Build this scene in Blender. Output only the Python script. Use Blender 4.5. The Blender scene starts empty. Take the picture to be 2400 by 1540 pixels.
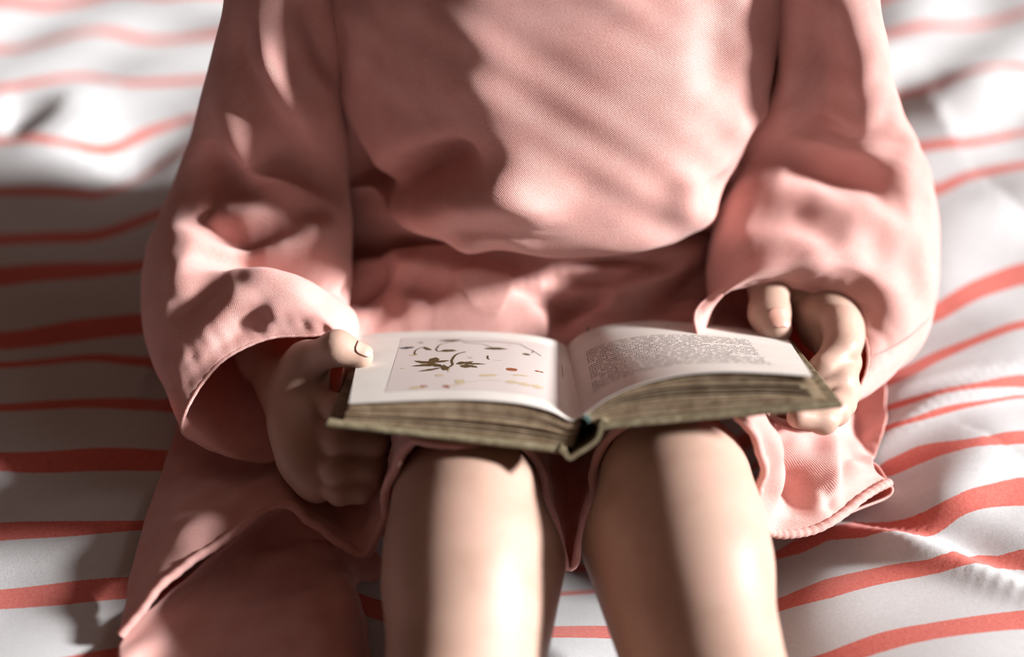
import bpy, math, random
import numpy as np
from mathutils import Vector

# ------------------------------------------------------------------ camera, light, exposure
SC = bpy.context.scene
COL = SC.collection
random.seed(3)
RNG = np.random.default_rng(5)
PITCH = math.radians(42.0)
F = 3333.0                                    # focal length in photograph pixels (2400 wide)
CAM = np.array([0.0, 0.0, 0.59])
RIGHT = np.array([1.0, 0, 0])
FWD = np.array([0, math.cos(PITCH), -math.sin(PITCH)])
UP = np.array([0, math.sin(PITCH), math.cos(PITCH)])
FOCUS = 0.724

cam_data = bpy.data.cameras.new('camera')
cam = bpy.data.objects.new('camera', cam_data)
COL.objects.link(cam)
cam.location = CAM
cam.rotation_euler = (math.pi/2 - PITCH, 0, 0)
cam_data.sensor_width = 36.0
cam_data.lens = F/2400*36.0
cam_data.clip_start = 0.01
cam_data.dof.use_dof = True
cam_data.dof.focus_distance = FOCUS
cam_data.dof.aperture_fstop = 1.9
SC.camera = cam

SUN_DIR = np.array([0.92, -0.06, 0.37])        # towards the sun
sun_data = bpy.data.lights.new('sun', 'SUN')
sun_data.energy = 11.5
sun_data.angle = math.radians(7.0)
sun_data.color = (1.0, 0.98, 0.97)
sun = bpy.data.objects.new('sun', sun_data)
COL.objects.link(sun)
sun.location = (1.5, 0.8, 1.4)

sun.rotation_euler = Vector(SUN_DIR).to_track_quat('Z', 'Y').to_euler()

win_data = bpy.data.lights.new('window_daylight', 'AREA')
win_data.shape = 'RECTANGLE'
win_data.size, win_data.size_y = 1.3, 1.1
win_data.energy = 9.0
win_data.color = (1.0, 0.88, 0.83)
win = bpy.data.objects.new('window_daylight', win_data)
COL.objects.link(win)
win.location = (1.8, 0.9, 1.45)
win.rotation_euler = Vector((1.8, 0.35, 1.30)).to_track_quat('Z', 'Y').to_euler()

world = bpy.data.worlds.new('room_light')
SC.world = world
world.use_nodes = True
wn = world.node_tree.nodes
wn['Background'].inputs[0].default_value = (1.0, 0.55, 0.41, 1)
# a room: the pale ceiling gives more light than the furniture and floor below
wt = world.node_tree
w_tc = wn.new('ShaderNodeTexCoord')
w_sep = wn.new('ShaderNodeSeparateXYZ')
w_map = wn.new('ShaderNodeMapRange')
w_map.inputs['From Min'].default_value = -0.3
w_map.inputs['From Max'].default_value = 0.9
w_map.inputs['To Min'].default_value = 0.02
w_map.inputs['To Max'].default_value = 0.12
wt.links.new(w_tc.outputs['Generated'], w_sep.inputs[0])
wt.links.new(w_sep.outputs[2], w_map.inputs['Value'])
wt.links.new(w_map.outputs[0], wn['Background'].inputs[1])

SC.view_settings.view_transform = 'Standard'
SC.view_settings.look = 'None'
SC.view_settings.exposure = 0.0
SC.view_settings.gamma = 1.0
SC.view_settings.use_curve_mapping = False


# ------------------------------------------------------------------ helpers
def W(px, py, d):
    """Point that lies d metres in front of the lens in the direction of a photograph pixel."""
    return CAM + d*(FWD + (px-1200)/F*RIGHT + (770-py)/F*UP)


def WW(rows):
    return np.array([W(*r) for r in rows])


def proj(P):
    P = np.asarray(P) - CAM
    d = P @ FWD
    return 1200 + F*(P @ RIGHT)/d, 770 - F*(P @ UP)/d, d


def unit(v):
    v = np.asarray(v, float)
    return v/np.maximum(np.linalg.norm(v, axis=-1, keepdims=True), 1e-12)


def cr(P, n, closed=False):
    """Catmull-Rom resampling of rows P to n rows (uniform parameter)."""
    P = np.asarray(P, float)
    m = len(P)
    if closed:
        t = np.arange(n)/n*m
        i = np.floor(t).astype(int)
        f = t-i
        a, b, c, d = P[(i-1) % m], P[i % m], P[(i+1) % m], P[(i+2) % m]
    else:
        Q = np.concatenate([[2*P[0]-P[1]], P, [2*P[-1]-P[-2]]])
        t = np.linspace(0, m-1, n)
        i = np.minimum(np.floor(t).astype(int), m-2)
        f = t-i
        a, b, c, d = Q[i], Q[i+1], Q[i+2], Q[i+3]
    f = f.reshape((-1,)+(1,)*(P.ndim-1))
    return 0.5*((2*b) + (c-a)*f + (2*a-5*b+4*c-d)*f**2 + (3*b-a-3*c+d)*f**3)


def arc(P, n):
    """Even arc-length resampling of a dense polyline."""
    P = cr(P, 200) if len(P) > 2 else np.array(P, float)
    s = np.concatenate([[0], np.cumsum(np.linalg.norm(np.diff(P, axis=0), axis=1))])
    t = np.linspace(0, s[-1], n)
    return np.stack([np.interp(t, s, P[:, k]) for k in range(P.shape[1])], 1)


def mesh_object(name, V, faces, mat, parent=None, smooth=True, attr=None, uv=None, sharp=None):
    """faces: (n,4) or (n,3) int array, or list of such arrays."""
    me = bpy.data.meshes.new(name)
    V = np.asarray(V, np.float32)
    fl = faces if isinstance(faces, list) else [faces]
    fl = [np.asarray(f, np.int32) for f in fl if len(f)]
    loops = np.concatenate([f.ravel() for f in fl])
    tot = np.concatenate([np.full(len(f), f.shape[1], np.int32) for f in fl])
    start = np.concatenate([[0], np.cumsum(tot)[:-1]]).astype(np.int32)
    me.vertices.add(len(V))
    me.vertices.foreach_set('co', V.ravel())
    me.loops.add(len(loops))
    me.loops.foreach_set('vertex_index', loops)
    me.polygons.add(len(tot))
    me.polygons.foreach_set('loop_start', start)
    me.polygons.foreach_set('use_smooth', np.full(len(tot), smooth))
    if uv is not None:
        layer = me.uv_layers.new(name='UVMap')
        layer.data.foreach_set('uv', np.asarray(uv, np.float32)[loops].ravel())
    if attr:
        for k, a in attr.items():
            at = me.attributes.new(k, 'FLOAT', 'POINT')
            at.data.foreach_set('value', np.asarray(a, np.float32))
    me.update(calc_edges=True)
    me.validate()
    if sharp:
        me.set_sharp_from_angle(angle=math.radians(sharp))
    me.materials.append(mat)
    o = bpy.data.objects.new(name, me)
    COL.objects.link(o)
    if parent is not None:
        o.parent = parent
    return o


def grid_faces(r, c, closed=False):
    i = np.arange(r*c).reshape(r, c)
    j = np.roll(i, -1, 1) if closed else i[:, 1:]
    i0 = i if closed else i[:, :-1]
    return np.stack([i0[:-1], j[:-1], j[1:], i0[1:]], -1).reshape(-1, 4)


def grid_normals(G, closed=False):
    du = np.gradient(G, axis=0)
    if closed:
        dv = np.roll(G, -1, 1) - np.roll(G, 1, 1)
    else:
        dv = np.gradient(G, axis=1)
    return unit(np.cross(dv, du))


def fold(G, N, pts, width, height, taper=True):
    """Raise (or press) a soft fold of cloth along a line drawn over the surface G."""
    line = cr(np.array(pts, float), 28) if len(pts) > 2 else np.linspace(pts[0], pts[1], 28)
    V = G.reshape(-1, 3)
    px, py, d = proj(V)
    L = []
    for x, y in line:
        q = (px-x)**2 + (py-y)**2
        near = np.where(q < 14**2)[0]
        if not len(near):
            near = np.argsort(q)[:1]
        front = near[d[near] < d[near].min()+0.012]
        L.append(V[front].mean(0))
    L = np.array(L)
    n = len(L)
    amp = np.ones(n)
    if taper:
        amp = np.sin(np.linspace(0.08, math.pi-0.08, n))**0.75
    c = L.mean(0)
    R = np.linalg.norm(L-c, axis=1).max() + 3*width
    near = np.where(((V-c)**2).sum(1) < R*R)[0]
    D2 = ((V[near][:, None, :]-L[None])**2).sum(-1)
    k = D2.argmin(1)
    dist2 = D2[np.arange(len(near)), k]
    disp = np.zeros(len(V))
    disp[near] = height*amp[k]*np.exp(-dist2/width**2)
    return G + (N.reshape(-1, 3)*disp[:, None]).reshape(G.shape)


def folds(G, closed, items, outward):
    N = grid_normals(G, closed)
    if outward == 'camera':
        s = np.sign(((CAM-G)*N).sum(-1).mean())
    else:
        s = np.sign(((G-G.mean((0, 1)))*N).sum(-1).mean())
    N = N*s
    for it in items:
        G = fold(G, N, *it)
    # let the cloth relax a little, so that crossing folds melt into each other
    for _ in range(2):
        S = G.copy()
        S[1:-1] += 0.25*(G[:-2]+G[2:]-2*G[1:-1])
        if closed:
            S += 0.25*(np.roll(G, 1, 1)+np.roll(G, -1, 1)-2*G)
        else:
            S[:, 1:-1] += 0.25*(G[:, :-2]+G[:, 2:]-2*G[:, 1:-1])
        G = S
    return G, N


def waves(P, scale, seed, n=9):
    r = np.random.default_rng(seed)
    out = np.zeros(P.shape[:-1])
    for _ in range(n):
        k = r.normal(size=P.shape[-1])
        k = k/np.linalg.norm(k)*(2*math.pi/scale)*r.uniform(.6, 1.7)
        out += np.sin(P @ k + r.uniform(0, 6.28))
    return out/math.sqrt(n)


def tag(o, label=None, cat=None, group=None, kind=None):
    for k, v in (('label', label), ('category', cat), ('group', group), ('kind', kind)):
        if v:
            o[k] = v
    return o


def empty(name, loc, parent=None):
    o = bpy.data.objects.new(name, None)
    o.empty_display_size = 0.02
    COL.objects.link(o)
    o.location = loc
    return o


def solid(o, t, offset=-1):
    m = o.modifiers.new('thickness', 'SOLIDIFY')
    m.thickness = t
    m.offset = offset
    m.use_rim = True
    return o


# ------------------------------------------------------------------ materials
def material(name, color, rough=0.8, spec=0.3, sheen=0.0, sss=0.0, build=None):
    m = bpy.data.materials.new(name)
    m.use_nodes = True
    nt = m.node_tree
    b = nt.nodes['Principled BSDF']
    b.inputs['Base Color'].default_value = (*color, 1)
    b.inputs['Roughness'].default_value = rough
    b.inputs['Specular IOR Level'].default_value = spec
    b.inputs['Sheen Weight'].default_value = sheen
    b.inputs['Sheen Roughness'].default_value = 0.5
    if sss:
        b.inputs['Subsurface Weight'].default_value = sss
        b.inputs['Subsurface Radius'].default_value = (1.0, 0.35, 0.2)
        b.inputs['Subsurface Scale'].default_value = 0.004
    if build:
        build(nt, b)
    return m


def N_(nt, t, **kw):
    n = nt.nodes.new(t)
    for k, v in kw.items():
        setattr(n, k, v)
    return n


def noise(nt, scale, detail=3, coord=None, rough=0.55):
    n = N_(nt, 'ShaderNodeTexNoise')
    n.inputs['Scale'].default_value = scale
    n.inputs['Detail'].default_value = detail
    n.inputs['Roughness'].default_value = rough
    if coord is not None:
        nt.links.new(coord, n.inputs['Vector'])
    return n.outputs['Fac']


def ramp(nt, fac, stops):
    r = N_(nt, 'ShaderNodeValToRGB')
    e = r.color_ramp.elements
    while len(e) < len(stops):
        e.new(0.5)
    for el, (p, c) in zip(e, stops):
        el.position = p
        el.color = (*c, 1)
    nt.links.new(fac, r.inputs['Fac'])
    return r.outputs['Color']


def math_(nt, op, a, b=None):
    n = N_(nt, 'ShaderNodeMath', operation=op)
    for i, v in enumerate((a, b)):
        if v is None:
            continue
        if isinstance(v, (int, float)):
            n.inputs[i].default_value = v
        else:
            nt.links.new(v, n.inputs[i])
    return n.outputs[0]


def weave(nt, coord, pitch_u, pitch_v):
    """Over-under thread relief from two crossed sine waves on the cloth's own coordinates."""
    s = N_(nt, 'ShaderNodeSeparateXYZ')
    nt.links.new(coord, s.inputs[0])
    u = math_(nt, 'SINE', math_(nt, 'MULTIPLY', s.outputs[0], 2*math.pi/pitch_u))
    v = math_(nt, 'SINE', math_(nt, 'MULTIPLY', s.outputs[1], 2*math.pi/pitch_v))
    return math_(nt, 'MULTIPLY', u, v), u, v


def bump(nt, b, h, strength, dist):
    n = N_(nt, 'ShaderNodeBump')
    n.inputs['Strength'].default_value = strength
    n.inputs['Distance'].default_value = dist
    nt.links.new(h, n.inputs['Height'])
    nt.links.new(n.outputs['Normal'], b.inputs['Normal'])


def linen(nt, b):
    uv = N_(nt, 'ShaderNodeUVMap').outputs[0]
    w, u, v = weave(nt, uv, 0.0011, 0.0011)
    slub = noise(nt, 900, 2, uv)
    big = noise(nt, 60, 3, uv)
    f = math_(nt, 'ADD', math_(nt, 'MULTIPLY', w, 0.10), math_(nt, 'ADD', math_(nt, 'MULTIPLY', slub, 0.45), math_(nt, 'MULTIPLY', big, 0.45)))
    c = ramp(nt, f, [(0.2, (0.62, 0.305, 0.27)), (0.48, (0.775, 0.445, 0.405)), (0.8, (0.83, 0.57, 0.535))])
    nt.links.new(c, b.inputs['Base Color'])
    bump(nt, b, math_(nt, 'ADD', math_(nt, 'MULTIPLY', w, 0.6), slub), 0.55, 0.0003)
    tr = N_(nt, 'ShaderNodeBsdfTranslucent')
    tr.inputs['Color'].default_value = (0.80, 0.24, 0.13, 1)
    mx = N_(nt, 'ShaderNodeMixShader')
    mx.inputs[0].default_value = 0.22
    nt.links.new(b.outputs[0], mx.inputs[1])
    nt.links.new(tr.outputs[0], mx.inputs[2])
    nt.links.new(mx.outputs[0], nt.nodes['Material Output'].inputs['Surface'])


LINEN = material('pink_linen', (0.7, 0.31, 0.28), 0.85, 0.15, sheen=0.4, build=linen)
LINEN.node_tree.nodes['Principled BSDF'].inputs['Sheen Tint'].default_value = (1, 0.86, 0.84, 1)


def skin(nt, b):
    g = N_(nt, 'ShaderNodeNewGeometry').outputs['Position']
    c = ramp(nt, noise(nt, 38, 4, g), [(0.3, (0.38, 0.24, 0.185)), (0.55, (0.43, 0.285, 0.225)), (0.75, (0.46, 0.28, 0.23))])
    nt.links.new(c, b.inputs['Base Color'])
    bump(nt, b, noise(nt, 1400, 3, g), 0.12, 0.0004)


SKIN = material('skin', (0.66, 0.40, 0.29), 0.5, 0.32, sss=0.12, build=skin)
NAIL = material('fingernail', (0.56, 0.31, 0.25), 0.3, 0.5)


def duvet_mat(nt, b):
    a = N_(nt, 'ShaderNodeAttribute', attribute_name='stripe').outputs['Fac']
    g = N_(nt, 'ShaderNodeNewGeometry').outputs['Position']
    w, u, v = weave(nt, g, 0.0008, 0.0008)
    n = noise(nt, 700, 3, g)
    edge = math_(nt, 'ADD', a, math_(nt, 'MULTIPLY', math_(nt, 'SUBTRACT', n, 0.5), 0.07))
    red = ramp(nt, n, [(0.25, (0.48, 0.10, 0.08)), (0.75, (0.60, 0.17, 0.14))])
    mix = N_(nt, 'ShaderNodeMix', data_type='RGBA')
    nt.links.new(math_(nt, 'LESS_THAN', edge, 1.0), mix.inputs['Factor'])
    white = ramp(nt, n, [(0.2, (0.455, 0.46, 0.47)), (0.8, (0.54, 0.545, 0.555))])
    nt.links.new(white, mix.inputs['A'])
    nt.links.new(red, mix.inputs['B'])
    nt.links.new(mix.outputs['Result'], b.inputs['Base Color'])
    bump(nt, b, math_(nt, 'ADD', math_(nt, 'MULTIPLY', w, 0.5), n), 0.35, 0.0003)


DUVET = material('striped_cotton', (0.75, 0.74, 0.74), 0.9, 0.1, sheen=0.15, build=duvet_mat)


def paper_mat(nt, b):
    g = N_(nt, 'ShaderNodeNewGeometry').outputs['Position']
    c = ramp(nt, noise(nt, 45, 4, g), [(0.3, (0.55, 0.52, 0.48)), (0.7, (0.60, 0.58, 0.545))])
    nt.links.new(c, b.inputs['Base Color'])


PAPER = material('page_paper', (0.75, 0.71, 0.65), 0.75, 0.2, build=paper_mat)


def edge_mat(nt, b):
    g = N_(nt, 'ShaderNodeNewGeometry').outputs['Position']
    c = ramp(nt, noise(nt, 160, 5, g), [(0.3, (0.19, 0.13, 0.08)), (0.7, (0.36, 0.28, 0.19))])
    nt.links.new(c, b.inputs['Base Color'])


EDGE = material('aged_page_edges', (0.45, 0.33, 0.2), 0.85, 0.1, build=edge_mat)


def cloth_cover(nt, b):
    g = N_(nt, 'ShaderNodeNewGeometry').outputs['Position']
    w, u, v = weave(nt, g, 0.0007, 0.0007)
    c = ramp(nt, noise(nt, 220, 4, g), [(0.3, (0.12, 0.095, 0.055)), (0.6, (0.21, 0.175, 0.11)), (0.8, (0.33, 0.29, 0.21))])
    nt.links.new(c, b.inputs['Base Color'])
    bump(nt, b, math_(nt, 'ADD', w, noise(nt, 900, 2, g)), 0.4, 0.0002)


COVER = material('olive_book_cloth', (0.22, 0.2, 0.12), 0.8, 0.2, build=cloth_cover)
PLATE = material('printed_plate', (0.50, 0.45, 0.43), 0.6, 0.25)
INK = material('black_ink', (0.05, 0.04, 0.038), 0.8, 0.1)
INK_LEAF = material('olive_printed_leaf', (0.085, 0.052, 0.022), 0.8, 0.1)
INK_DARK = material('dark_printed_leaf', (0.035, 0.032, 0.03), 0.8, 0.1)
INK_RUST = material('rust_printed_leaf', (0.23, 0.075, 0.035), 0.8, 0.1)
INK_PALE = material('pale_printed_leaf', (0.43, 0.35, 0.24), 0.8, 0.1)
TEAL = material('teal_headband', (0.10, 0.15, 0.14), 0.8, 0.1)
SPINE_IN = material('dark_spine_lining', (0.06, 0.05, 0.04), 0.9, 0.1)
HAIR = material('brown_hair', (0.10, 0.055, 0.03), 0.5, 0.4)


# ------------------------------------------------------------------ duvet
def bed_height(x, y):
    P = np.stack([x, y], -1)
    h = 0.020 + 0.0045*waves(P, 0.34, 11, 7) + 0.0022*waves(P*np.array([0.55, 1.0]), 0.085, 12, 8)
    back = 1/(1+np.exp(-(y-0.74)/0.05))
    h += back*(0.0030*waves(P*np.array([1.0, 0.75]), 0.13, 14, 8))
    # hollow under the seated child
    h -= 0.078*np.exp(-(((x-0.03)/0.14)**4 + ((y-0.645)/0.16)**4))
    h -= 0.036*np.exp(-(((x-0.03)/0.105)**4 + ((y-0.40)/0.30)**6))
    for pts, wd, ht in BED_FOLDS:
        L = cr(np.array(pts), 24) if len(pts) > 2 else np.linspace(pts[0], pts[1], 24)
        t = np.sin(np.linspace(.15, math.pi-.15, 24))**.5
        D2 = (x[..., None]-L[:, 0])**2 + (y[..., None]-L[:, 1])**2
        k = D2.argmin(-1)
        h += ht*t[k]*np.exp(-D2.min(-1)/wd**2)
    return h


def flat(px, py):
    """Where a pixel's ray meets the bed plane."""
    d = 0.57/(math.sin(PITCH)+math.cos(PITCH)*(py-770)/F)
    p = W(px, py, d)
    return p[0], p[1]


def _bf(pts, w, h):
    return ([flat(*p) for p in pts], w, h)


BED_FOLDS = [
    _bf([(1900, 1190), (2000, 1212), (2130, 1268), (2260, 1320), (2440, 1390)], 0.010, 0.011),
    _bf([(2010, 1170), (2150, 1225), (2300, 1280), (2440, 1330)], 0.014, -0.010),
    _bf([(1990, 1060), (2080, 1010), (2200, 960), (2330, 930), (2440, 915)], 0.010, 0.007),
    _bf([(2060, 930), (2180, 905), (2440, 870)], 0.009, 0.006),
    _bf([(2130, 1250), (2200, 1190), (2270, 1120), (2330, 1060)], 0.020, 0.010),
    _bf([(215, 195), (240, 290), (258, 365)], 0.032, -0.011),
    _bf([(150, 200), (180, 270), (210, 340)], 0.032, 0.009),
    _bf([(0, 265), (60, 262), (120, 270)], 0.026, -0.009),
    _bf([(250, 400), (350, 330), (470, 270)], 0.025, -0.010),
    _bf([(0, 1185), (200, 1172), (330, 1172)], 0.010, 0.004),
    _bf([(0, 1120), (150, 1125), (300, 1130)], 0.014, -0.004),
    _bf([(350, 840), (420, 850), (470, 880)], 0.030, -0.012),
    _bf([(2080, 600), (2200, 560), (2400, 520)], 0.05, 0.012),
    _bf([(2100, 250), (2250, 270), (2400, 220)], 0.035, 0.012),
    _bf([(2200, 300), (2300, 290), (2400, 250)], 0.028, -0.012),
]

STRIPES = [   # each: left-hand points then right-hand points, (px, centre py, half width)
    [(0, 209, 9), (136, 184, 8), (205, 176, 7), (295, 196, 7), (409, 191, 8), (2072, 85, 10), (2160, 61, 9), (2400, 28, 7)],
    [(0, 330, 10), (136, 335, 9), (250, 361, 12), (341, 309, 14), (445, 275, 8), (2087, 222, 9), (2186, 205, 10), (2400, 157, 7)],
    [(0, 448, 10), (136, 450, 10), (254, 458, 10), (341, 407, 8), (445, 338, 7), (2113, 351, 13), (2264, 337, 9), (2400, 308, 7)],
    [(0, 563, 14), (227, 554, 14), (318, 522, 14), (445, 470, 12), (2191, 450, 13), (2264, 411, 10), (2400, 386, 9)],
    [(0, 650, 24), (182, 634, 21), (364, 616, 12), (2181, 744, 21), (2290, 677, 21), (2400, 638, 24)],
    [(0, 801, 22), (164, 776, 27), (327, 758, 24), (2108, 885, 13), (2180, 841, 12), (2276, 802, 9), (2400, 757, 9)],
    [(0, 857, 8), (218, 836, 9), (354, 850, 14), (2056, 963, 6), (2132, 942, 7), (2291, 904, 6), (2400, 891, 14)],
    [(0, 957, 9), (218, 943, 11), (403, 949, 17), (1969, 1076, 8), (2012, 1035, 7), (2132, 990, 6), (2209, 962, 9), (2325, 941, 4), (2400, 926, 4)],
    [(0, 1082, 22), (218, 1076, 27), (393, 1081, 24), (2056, 1107, 10), (2084, 1103, 20), (2156, 1061, 21), (2276, 1040, 10), (2400, 1023, 15)],
    [(0, 1246, 21), (164, 1240, 18), (327, 1232, 11), (1810, 1306, 9), (1868, 1280, 19), (1940, 1258, 14), (2012, 1240, 20), (2085, 1236, 14), (2180, 1232, 27), (2243, 1188, 30), (2325, 1161, 26), (2400, 1150, 33)],
    [(0, 1405, 23), (164, 1390, 27), (294, 1378, 26), (1844, 1413, 16), (1940, 1380, 23), (2084, 1342, 20), (2180, 1328, 20), (2229, 1318, 20), (2301, 1312, 14), (2344, 1315, 16), (2400, 1314, 25)],
    [(0, 1587, 23), (153, 1563, 23), (273, 1537, 23), (1931, 1555, 20), (1988, 1533, 22), (2084, 1499, 22), (2180, 1480, 19), (2400, 1451, 22)],
]


def on_bed(px, py):
    d = 0.59/(math.sin(PITCH)+math.cos(PITCH)*(py-770)/F)
    for _ in range(6):
        p = W(px, py, d)
        h = float(bed_height(np.array([p[0]]), np.array([p[1]]))[0])
        d = (0.59-h)/(math.sin(PITCH)+math.cos(PITCH)*(py-770)/F)
    p = W(px, py, d)
    return p


def build_duvet():
    xs = np.linspace(-0.80, 0.85, 640)
    ys = np.concatenate([np.linspace(0.02, 0.33, 60), np.linspace(0.332, 0.66, 190), np.linspace(0.663, 1.75, 300)])
    X, Y = np.meshgrid(xs, ys)
    Z = bed_height(X.reshape(-1), Y.reshape(-1)).reshape(X.shape)
    edge = np.minimum(np.minimum(X-xs[0], xs[-1]-X), np.minimum(Y-ys[0], ys[-1]-Y))
    Z -= 0.05*np.exp(-(edge/0.02))
    val = np.full(X.shape, 9.0)
    curves = []
    for st in STRIPES:
        c, hw = [], []
        for px, py, h in st:
            p, q = on_bed(px, py-h), on_bed(px, py+h)
            c.append((p+q)[:2]/2)
            hw.append(abs(p[1]-q[1])/2)
        c = np.array(c)
        o = np.argsort(c[:, 0])
        cx, cy, hw = c[o, 0], c[o, 1], np.array(hw)[o]
        curves.append((np.interp(xs, cx, cy), np.interp(xs, cx, hw)))
    # the pattern goes on beyond the photograph at the foot and the head of the bed
    first, last = curves[0][0], curves[-1][0]
    for k in range(1, 12):
        curves.append((first + 0.064*k, np.full(len(xs), 0.0075)))
    for k in range(1, 9):
        curves.append((last - 0.047*k, np.full(len(xs), 0.0075)))
    for yc, hw in curves:
        # soften the kinks of the sampled curve
        k = np.ones(9)/9
        yc = np.convolve(np.pad(yc, 4, 'edge'), k, 'valid')
        val = np.minimum(val, np.abs(Y-yc[None])/np.maximum(hw[None], 1e-4))
    V = np.stack([X, Y, Z], -1).reshape(-1, 3)
    r, c = X.shape
    f = grid_faces(r, c)
    # underside, so the duvet has body
    U = V.copy()
    U[:, 2] = -0.10
    n = len(V)
    ub = f[:, ::-1]+n
    ring = np.concatenate([np.arange(c), np.arange(1, r)*c+c-1, (r-1)*c+np.arange(c-2, -1, -1), np.arange(r-2, 0, -1)*c])
    side = np.stack([ring, ring+n, np.roll(ring, -1)+n, np.roll(ring, -1)], 1)
    # a coarse flat underside: only the ring and one face
    ringU = V[ring].copy()
    ringU[:, 2] = -0.10
    m = len(ring)
    idx = n+np.arange(m)
    side = np.stack([ring, idx, np.roll(idx, -1), np.roll(ring, -1)], 1)
    VV = np.concatenate([V, ringU, [[0, 0.9, -0.10]]])
    fan = np.stack([idx, np.full(m, n+m), np.roll(idx, -1)], 1)
    at = np.concatenate([val.reshape(-1), np.full(m+1, 9.0)])
    o = mesh_object('striped_duvet', VV, [f, side, fan], DUVET, attr={'stripe': at})
    tag(o, 'rumpled white cotton duvet with coral red stripes under the seated child', 'duvet')


build_duvet()

# ------------------------------------------------------------------ the child's body: one smooth field, one mesh
FIELD = []     # groups: (k inside, k to the rest, [(a, b, ra, rb), ...])


def group(k_in, k_out, prims):
    FIELD.append((k_in, k_out, [(np.asarray(a, float), np.asarray(b, float), ra, rb) for a, b, ra, rb in prims]))


def chain(pts, radii):
    return [(pts[i], pts[i+1], radii[i], radii[i+1]) for i in range(len(pts)-1)]


HIPL, HIPR = np.array([-0.020, 0.70, -0.012]), np.array([0.076, 0.70, -0.012])
KNL, KNR = W(1092, 1190, 0.690), W(1588, 1142, 0.690)
ANL, ANR = np.array([-0.032, 0.215, 0.004]), np.array([0.112, 0.215, 0.004])


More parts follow.
